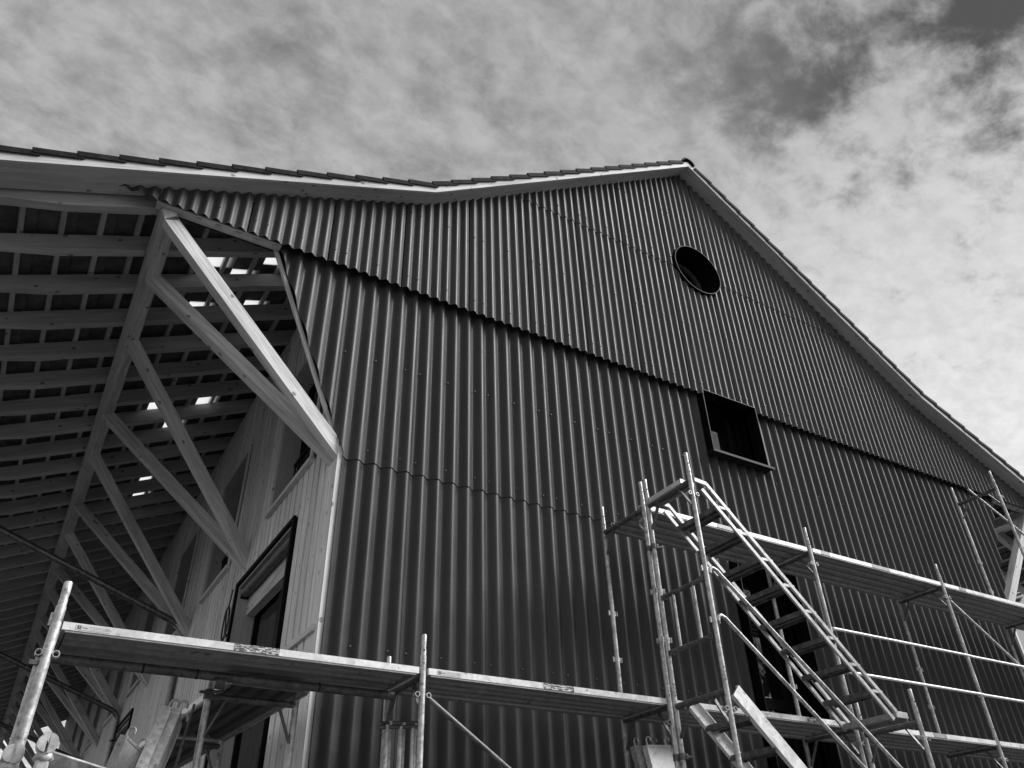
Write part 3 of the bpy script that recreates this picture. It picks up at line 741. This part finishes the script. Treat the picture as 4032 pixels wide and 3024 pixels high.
def tag_tube(name, pts, r, label, cat, m=GALV, group=None, n=12):
    o = tube(name, pts, r, m, None, n); return tag(o, label, cat, group)
GR = 'guard rails on the lower deck'
for z, nm in ((4.02, 'upper'), (3.59, 'lower')):
    for a, b, lab in ((3, 4, 'left'), (4, 5, 'right')):
        tag_tube('guard_rail', [(XS[a]+0.045, YO-0.012, z), (XS[b]+0.04 if b == 4 else XS[b]-0.05, YO-0.012, z+0.004)], 0.0155, 'thin %s guard rail in the %s bay beside the stair foot' % (nm, lab) if a == 3 else 'thin %s guard rail in the bay at the right edge' % nm, 'guard rail', ALU, GR)
tag_tube('brace', [(XS[1]+0.045, YO-0.008, 2.905), (XS[2]-0.06, YO-0.008, 1.52)], 0.0175, 'diagonal steel brace below the lower deck', 'brace', GALVD)
tag_tube('brace', [(XS[4]+0.04, YO-0.008, 4.68), (XS[5]-0.05, YO-0.008, 3.26)], 0.0165, 'diagonal steel brace below the upper deck at the right edge', 'brace', GALV)
tag_tube('brace', [(XS[5]-0.20, -0.70, 6.82), (XS[6]-0.05, YO, 5.15)], 0.016, 'diagonal steel brace at the topmost frame', 'brace', GALV)
# gate between the tower standards
g = thing('guardrail_frame', (2.705, -1.36, 3.44), 'guard rail gate with two rails at the head of the lower flight', 'guard rail')
for z in (3.945, 3.465):
    q = MB(); q.tube([(2.70, TI-0.025, z-0.012), (2.70, TI-0.09, z), (2.70, TO+0.09, z), (2.70, TO+0.025, z+0.006)], [0.014, 0.020, 0.020, 0.014], 12); q.build('rail', GALVD, g, fr((2.7, TI, z), (0, -1, 0)))
    box('end_plate', (2.685, TI-0.07, z-0.024), (2.715, TI-0.024, z+0.016), GALVD, g); box('end_plate', (2.685, TO+0.024, z-0.02), (2.715, TO+0.08, z+0.026), GALVD, g)
for y in (-1.235, -1.49): tube('upright', [(2.70, y, 3.945), (2.70, y, 3.465)], 0.0125, GALV, g)
# couplers tying tower and scaffold
for z, lab in ((4.44, 'upper swivel coupler clamping two standards together'), (2.66, 'lower swivel coupler clamping two standards together')):
    c = thing('coupler', (2.70, -1.032, z), lab, 'coupler', 'couplers at the stair tower')
    q = MB(); q.tube([(2.702, YO, z-0.024), (2.702, YO, z+0.024)], 0.029, 14); q.tube([(2.705, TI, z-0.024), (2.705, TI, z+0.024)], 0.029, 14); q.build('jaws', GALVD, c, Mx.Translation(V((2.7, -1.03, z))))
    tube('bolt', [(2.735, TI, z), (2.80, TI-0.01, z)], 0.011, GALVD, c); box('flap', (2.722, TI-0.03, z-0.02), (2.742, YO+0.03, z+0.02), GALVD, c)

# stairs: double-bar stringers, treads, landing
def stair(label, x0, z0, x1, z1, ya, yb, nt_, wide, m):
    t = thing('stair_flight', (x0, (ya+yb)/2, z1), label, 'stairs', 'stair flights of the scaffold')
    d = V((x1-x0, 0, z1-z0)).normalized(); nrm = V((-d.z, 0, d.x))
    for y in (ya, yb):
        a = V((x0, y, z0)); b = V((x1, y, z1))
        if wide:
            q = MB(); q.beam(a-nrm*0.055, b-nrm*0.055, 0.012, 0.115, (0, 1, 0) if False else nrm, 0.002)
            s_ = q.build('stringer', m, t, fr(a, d))
            for o_ in (0.0, -0.110):
                q = MB(); q.beam(a+nrm*o_+V((0, 0.018 if y == ya else -0.018, 0)), b+nrm*o_+V((0, 0.018 if y == ya else -0.018, 0)), 0.030, 0.006, nrm, 0); q.build('flange', m, s_, fr(a, d))
        else:
            for o_, nm in ((0.0, 'upper_bar'), (-0.095, 'lower_bar')):
                c0, c1 = a+nrm*o_, b+nrm*o_
                q = MB(); q.beam(c0, c1, 0.022, 0.040, nrm, 0.003); q.build(nm, m, t, fr(c0, d))
            # horizontal ends
            beam('head_bar', (x0-0.14, y, z0+0.012), (x0+0.005, y, z0+0.0), 0.0225, 0.045, m, t)
            beam('foot_bar', (x1-0.02, y, z1-0.022), (x1+0.14, y, z1-0.024), 0.0225, 0.055, m, t)
    for k in range(nt_):
        f = (k+0.85)/(nt_+0.75); p = V((x0, 0, z0)).lerp(V((x1, 0, z1)), f)-nrm*0.05
        q = MB(); q.box((p.x-0.085, ya+0.012, p.z-0.012), (p.x+0.075, yb-0.012, p.z+0.010)); q.box((p.x-0.085, ya+0.0125, p.z-0.034), (p.x-0.078, yb-0.0125, p.z-0.0121)); q.box((p.x+0.068, ya+0.0125, p.z-0.034), (p.x+0.075, yb-0.0125, p.z-0.0121)); q.box((p.x-0.012, ya+0.013, p.z-0.026), (p.x+0.004, yb-0.013, p.z-0.0122))
        tr = q.build('tread', GALVD, t, Mx.Translation(p))
        if not wide:
            for y in (ya, yb):
                q = MB(); q.box((p.x-0.04, y-0.009, p.z-0.008), (p.x+0.10, y+0.009, p.z+0.016)); q.build('tread_bracket', m, tr, Mx.Translation(V((p.x, y, p.z))))
    return t
fl = stair('upper stair flight rising to the upper deck', 2.93, 4.885, 4.80, 3.068, -1.625, -1.105, 8, False, STAIR)
q = MB(); q.box((4.70, -1.615, 3.030), (4.96, -1.115, 3.05)); q.box((4.70, -1.615, 3.0), (4.715, -1.115, 3.0299)); q.box((4.94, -1.615, 3.0), (4.955, -1.115, 3.0299)); q.build('landing', ALUD, fl, Mx.Translation(V((4.7, -1.6, 3.0))))
stair('lower stair flight with wide aluminium stringers', 2.88, 3.10, 4.80, 1.268, -1.625, -1.105, 8, True, ALU)
# handrails of the lower flight
for za, zb, lab in ((4.03, 2.36, 'upper handrail tube of the lower stair flight'), (3.625, 1.95, 'lower handrail tube of the lower stair flight')):
    x1 = 4.86
    tag_tube('handrail', [(2.735, TO-0.012, za-0.05), (2.745, TO-0.012, za-0.012), (2.775, TO-0.012, za+0.004), (2.82, TO-0.012, za-0.012), (2.87, TO-0.012, za-0.055), (x1, TO-0.012, zb)], 0.0165, lab, 'handrail', GALV, 'handrails of the stair')
# tube under the left deck
tb = tag_tube('scaffold_tube', [(XS[0]-0.03, -0.65, 2.99), (XS[1]-0.06, -0.65, 2.985)], 0.0295, 'thick dark tube under the left end of the lower deck', 'scaffold tube', GALVD)
for xx in (-1.35, -1.02, -0.2): tube('sleeve', [(xx, -0.65, 2.988), (xx+0.012, -0.65, 2.988)], 0.0315, DARK, tb, 14)

# ------------------------------------------------------------------ scaffold along the side wall
GS = 'frames of the side scaffold'
def side_frame(y, xa, xb, zt, label):
    t = thing('scaffold_frame', ((xa+xb)/2, y, 0), label, 'scaffold frame', GS)
    for x in (xa, xb):
        tube('standard', [(x, y, 0), (x, y, zt+0.06)], 0.0225, GALV, t, 14)
    tube('transom', [(xa, y, zt-0.045), (xb, y, zt-0.045)], 0.022, GALVD, t)
    for x, sg in ((xa, 1), (xb, -1)): beam('gusset', (x+sg*0.012, y, zt-0.30), (x+sg*0.12, y, zt-0.06), 0.012, 0.04, GALVD, t, (0, 1, 0), 0.002)
side_frame(-0.37, -0.862, -0.255, 2.965, 'side scaffold frame with the coupler under the left deck')
side_frame(1.37, -0.83, -0.345, 2.965, 'second side scaffold frame beside the tall door opening')
side_frame(3.35, -0.90, -0.40, 2.965, 'third side scaffold frame farther along the wooden wall')
deck((-0.90, 1.345, 3.012), R(-87), 1.965, 0.575, 'side scaffold deck running under the left deck', 'side scaffold decks', ribm=PLATE)
deck((-0.985, 3.33, 3.012), R(-87), 1.95, 0.575, 'second side scaffold deck along the wooden wall', 'side scaffold decks', ribm=PLATE)
c = thing('coupler', (-0.862, -0.5, 2.94), 'right angle coupler holding the thick dark tube', 'coupler')
tube('jaw', [(-0.862, -0.372, 2.905), (-0.862, -0.372, 2.965)], 0.034, GALVD, c, 14); tube('jaw', [(-0.895, -0.65, 2.95), (-0.825, -0.65, 2.95)], 0.041, GALVD, c, 14)
for k, (dx, dz) in enumerate(((-0.055, -0.01), (0.06, 0.0), (0.05, -0.045))): tube('bolt', [(-0.862, -0.40, 2.95+dz), (-0.862+dx*1.3, -0.43, 2.945+dz)], 0.010, GALVD, c, 8)

# ------------------------------------------------------------------ stored scaffold material
def plank(name, F, Ln, wd, th, label, cat, m, hooks=True, group=None, checker=False):
    """local x = length (up), y = width, z = thickness"""
    t = bpy.data.objects.new(name, None); put(t, F); tag(t, label, cat, group)
    def P(mb, nm, mm, par=t): mb.v = [F @ v for v in mb.v]; return mb.build(nm, mm, par, F)
    q = MB(); q.box((0, 0, 0), (Ln-0.02, wd, th)); bd = P(q, 'board', m)
    q = MB(); q.box((Ln-0.0195, -0.003, -0.003), (Ln, wd+0.003, th+0.003)); P(q, 'end_cap', m)
    for y in (0.002, wd-0.002):
        q = MB(); q.box((0.01, y-0.006, -0.006), (Ln-0.021, y+0.006, th+0.006)); P(q, 'side_beam', m)
    if hooks:
        for y in (wd*0.12, wd*0.88):
            q = MB(); q.tube([(Ln-0.005, y, th*0.5)]+[(Ln+0.035+0.028*math.sin(a), y, th*0.5-0.026+0.026*math.cos(a)) for a in [math.pi*j/8 for j in range(0, 10)]], 0.0075, 8); P(q, 'hook', m)
    return t
def fplank(top, down, wdir, Ln):
    """frame whose x runs upward to 'top', y along wdir"""
    x = -V(down).normalized(); y = (V(wdir)-x*V(wdir).dot(x)).normalized(); z = x.cross(y)
    o = V(top)-x*Ln
    return Mx(((x.x, y.x, z.x, o.x), (x.y, y.y, z.y, o.y), (x.z, y.z, z.z, o.z), (0, 0, 0, 1)))
GP = 'deck boards stored upright at the corner'
plank('deck_board', fplank((-1.115, -0.62, 2.80), (-0.23, -0.10, -1), (0.25, 0.9, 0), 2.7), 2.68, 0.30, 0.05, 'front one of two hooked deck boards leaning by the side scaffold', 'deck board', GALV, group=GP)
plank('deck_board', fplank((-1.055, -0.60, 2.80), (-0.23, -0.10, -1), (0.25, 0.9, 0), 2.7), 2.68, 0.30, 0.05, 'rear one of two hooked deck boards leaning by the side scaffold', 'deck board', GALV, group=GP)
plank('deck_board', fplank((-1.262, 0.02, 2.735), (-0.20, -0.08, -1), (0.42, 0.62, 0.02), 2.66), 2.64, 0.27, 0.045, 'mottled hooked deck board leaning at the far left', 'deck board', ALUD, group=GP)
tag_tube('loose_tube', [(-1.095, -0.35, 2.80), (-1.33, -0.55, 0.05)], 0.019, 'steel tube with a bent end leaning between deck boards', 'scaffold tube', GALVD)
tag_tube('loose_tube', [(-1.045, -0.3, 2.82), (-1.10, -0.3, 2.805), (-1.16, -0.45, 2.50), (-1.62, -0.9, 0.05)], 0.017, 'dark bent tube leaning across the mottled deck board', 'scaffold tube', GALVD)
tag_tube('loose_tube', [(-0.93, -0.30, 2.88), (-1.28, -0.62, 0.05)], 0.009, 'thin rod leaning behind the side scaffold standard', 'scaffold tube', GALVD)
GD = 'deck boards stored below the stair tower'
for k, (dx, dy, lab) in enumerate(((0, 0, 'front deck board of the pair standing below the stair tower'), (-0.075, 0.07, 'rear deck board of the pair standing below the stair tower'))):
    plank('deck_board', fplank((2.652+dx, -0.70+dy, 2.822), (0.08, -0.16, -1), (1, 0.05, -0.06), 2.80), 2.78, 0.285, 0.045, lab, 'deck board', ALU if k == 0 else GALV, group=GD)
# guard rail frames stored upright behind the braced frame
GF = 'guard rail frames stored upright'
for k, (x, y, zt, dxx, lab) in enumerate(((0.335, -0.62, 2.79, 0.03, 'front stored guard rail frame leaning behind the braced frame'), (0.40, -0.52, 2.84, 0.035, 'rear stored guard rail frame leaning behind the braced frame'))):
    t = thing('guardrail_frame', (x, y, 0), lab, 'guard rail', GF)
    for a, rr in ((0.0, 0.0165), (0.105, 0.0165), (0.20, 0.013)):
        tube('upright', [(x+a, y-0.02, 0.02), (x+a+dxx*0.5, y, zt-0.01*a)], rr, GALV, t)
    tube('top_rail', [(x-0.06, y, zt-0.02), (x+0.30, y, zt+0.012)], 0.014, GALVD, t)
    tube('middle_rail', [(x-0.02, y-0.01, 1.8), (x+0.24, y-0.01, 1.81)], 0.014, GALVD, t)
# stacking rack in the near left corner: posts with forked heads and a gusset plate
rk = thing('stacking_rack', (-1.9, -3.5, 0), 'steel stacking rack with two forked post heads, close at lower left', 'rack')
for (cx, cz, yy) in ((-1.877, 2.034, -3.5), (-1.951, 2.012, -3.44)):
    q = MB(); q.beam((cx, yy, 0), (cx, yy, cz-0.028), 0.034, 0.034, (0, 1, 0), 0.006); q.build('post', GALV, rk, fr((cx, yy, 0), (0, 0, 1)))
    q = MB(); q.tube([(cx, yy, cz-0.034), (cx, yy, cz-0.026), (cx, yy, cz-0.010)], [0.018, 0.028, 0.020], 12); q.build('collar', GALV, rk, Mx.Translation(V((cx, yy, cz))))
    for sg in (-1, 1):
        q = MB(); n = 10; A = []; B = []
        for j in range(n+1):
            a = math.pi*(-0.5+j/n); ox = cx+sg*(0.0035+0.0235*math.cos(a)); oz = cz+0.012+0.026*math.sin(a)*(0.9 if sg < 0 else 1.0)
            A.append((ox, yy-0.028, oz)); B.append((ox, yy+0.028, oz))
        if sg > 0: A, B = A[::-1], B[::-1]
        q.prism(A[::-1], B[::-1]); q.build('fork_cheek', GALV, rk, Mx.Translation(V((cx, yy, cz))))
q = MB(); q.prism([(-1.859, -3.503, 2.024), (-1.859, -3.503, 1.20), (-1.60, -3.503, 1.20), (-1.60, -3.503, 1.962)], [(-1.859, -3.495, 2.024), (-1.859, -3.495, 1.20), (-1.60, -3.495, 1.20), (-1.60, -3.495, 1.962)])
q.build('gusset_plate', GALVD, rk, Mx.Translation(V((-1.86, -3.5, 1.2))))
tube('plate_edge', [(-1.859, -3.499, 2.026), (-1.60, -3.499, 1.964)], 0.005, GALV, rk)
beam('rail', (-2.10, -3.40, 2.10), (-1.90, -3.40, 1.93), 0.03, 0.03, ALU, rk)
beam('rail', (-1.951, -3.44, 1.3), (-1.877, -3.5, 1.3), 0.04, 0.04, GALVD, rk)

# ------------------------------------------------------------------ neighbouring farmhouse at the right, old tiled roof
nb = thing('farmhouse', (22, 9, 0), 'old farmhouse with a dark tiled roof beyond the right corner', 'house')
box('wall', (17.5, 4.5, 0), (27, 16, 6.2), PLASTER, nb)
q = MB()
for k in range(40):
    f0, f1 = k/40, (k+1)/40
    xa, za = 16.8+5.4*f0, 5.9+5.0*f0; xb, zb = 16.8+5.4*f1, 5.9+5.0*f1
    y = 3.6
    while y < 17:
        wd = 0.19; jz = random.uniform(-0.015, 0.02)
        q.prism([(xa-0.03, y, za+0.05+jz), (xb, y, zb+0.02+jz), (xb, y, zb+0.035+jz), (xa-0.03, y, za+0.075+jz)], [(xa-0.03, y+wd, za+0.05+jz), (xb, y+wd, zb+0.02+jz), (xb, y+wd, zb+0.035+jz), (xa-0.03, y+wd, za+0.075+jz)])
        y += wd+0.012
rf = tag(q.build('roof', OLDTILE, nb), kind='stuff')
q = MB(); q.prism([(17.5, 4.49, 6.2), (26.9, 4.49, 6.2), (22.2, 4.49, 10.6)], [(17.5, 4.3, 6.2), (26.9, 4.3, 6.2), (22.2, 4.3, 10.6)][::1]); q.build('gable', PLASTER, nb)
for (wx, wz) in ((19.0, 1.2), (22.0, 1.2), (25.0, 1.2), (19.0, 4.0), (22.0, 4.0), (25.0, 4.0), (22.0, 7.2)):
    wo_ = box('window', (wx-0.5, 4.24, wz), (wx+0.5, 4.298 if wz > 6.2 else 4.498, wz+1.3), WOODR, nb)
    for sx in (-0.42, 0.03): box('pane', (wx+sx, 4.232, wz+0.08), (wx+sx+0.39, 4.2395, wz+1.22), GLASS, wo_)
q = MB(); q.prism([(16.85, 4.5, 5.9), (27.6, 4.5, 5.9), (22.2, 4.5, 10.88)], [(16.85, 16, 5.9), (27.6, 16, 5.9), (22.2, 16, 10.88)]); q.build('roof_body', OLDTILE, rf)

# ------------------------------------------------------------------ bare trees across the yard (seen mirrored in the window panes)
def bare_tree(loc, h, seed, label):
    rnd = random.Random(seed); t = thing('bare_tree', loc, label, 'tree', 'bare trees across the yard')
    q = MB(); base = V(loc); tw = MB()
    def grow(p, d, ln, r, lev):
        segs = 3 if lev < 4 else 2; pts = [p]; rs = [r]; dd = d.copy()
        for i in range(segs):
            dd = (dd + V((rnd.uniform(-1, 1), rnd.uniform(-1, 1), rnd.uniform(-0.4, 0.8)))*0.16).normalized()
            pts.append(pts[-1]+dd*ln/segs); rs.append(r*(1-0.42*(i+1)/segs))
        (q if lev < 2 else tw).tube(pts, rs, 7 if lev < 2 else 3, False)
        if lev >= 5: return
        nb_ = 4 if lev < 2 else 3
        for i in range(nb_+(1 if lev > 0 else 2)):
            k = rnd.randint(1, segs); ax = V((rnd.uniform(-1, 1), rnd.uniform(-1, 1), rnd.uniform(-0.25, 0.7)))
            nd = (dd*0.55+ax*0.75).normalized(); grow(pts[k], nd, ln*rnd.uniform(0.56, 0.76), rs[k]*rnd.uniform(0.5, 0.68), lev+1)
    grow(base, V((0, 0, 1)), h*0.36, h*0.022, 0)
    q.build('trunk', BARK, t, Mx.Translation(base)); tag(tw.build('twigs', BARK, t, Mx.Translation(base)), kind='stuff')
bare_tree((16.2, -10.2, 0), 17, 3, 'tall bare tree mirrored in the square gable window')
bare_tree((12.2, -12.0, 0), 14, 11, 'bare tree mirrored in the tall gable window')
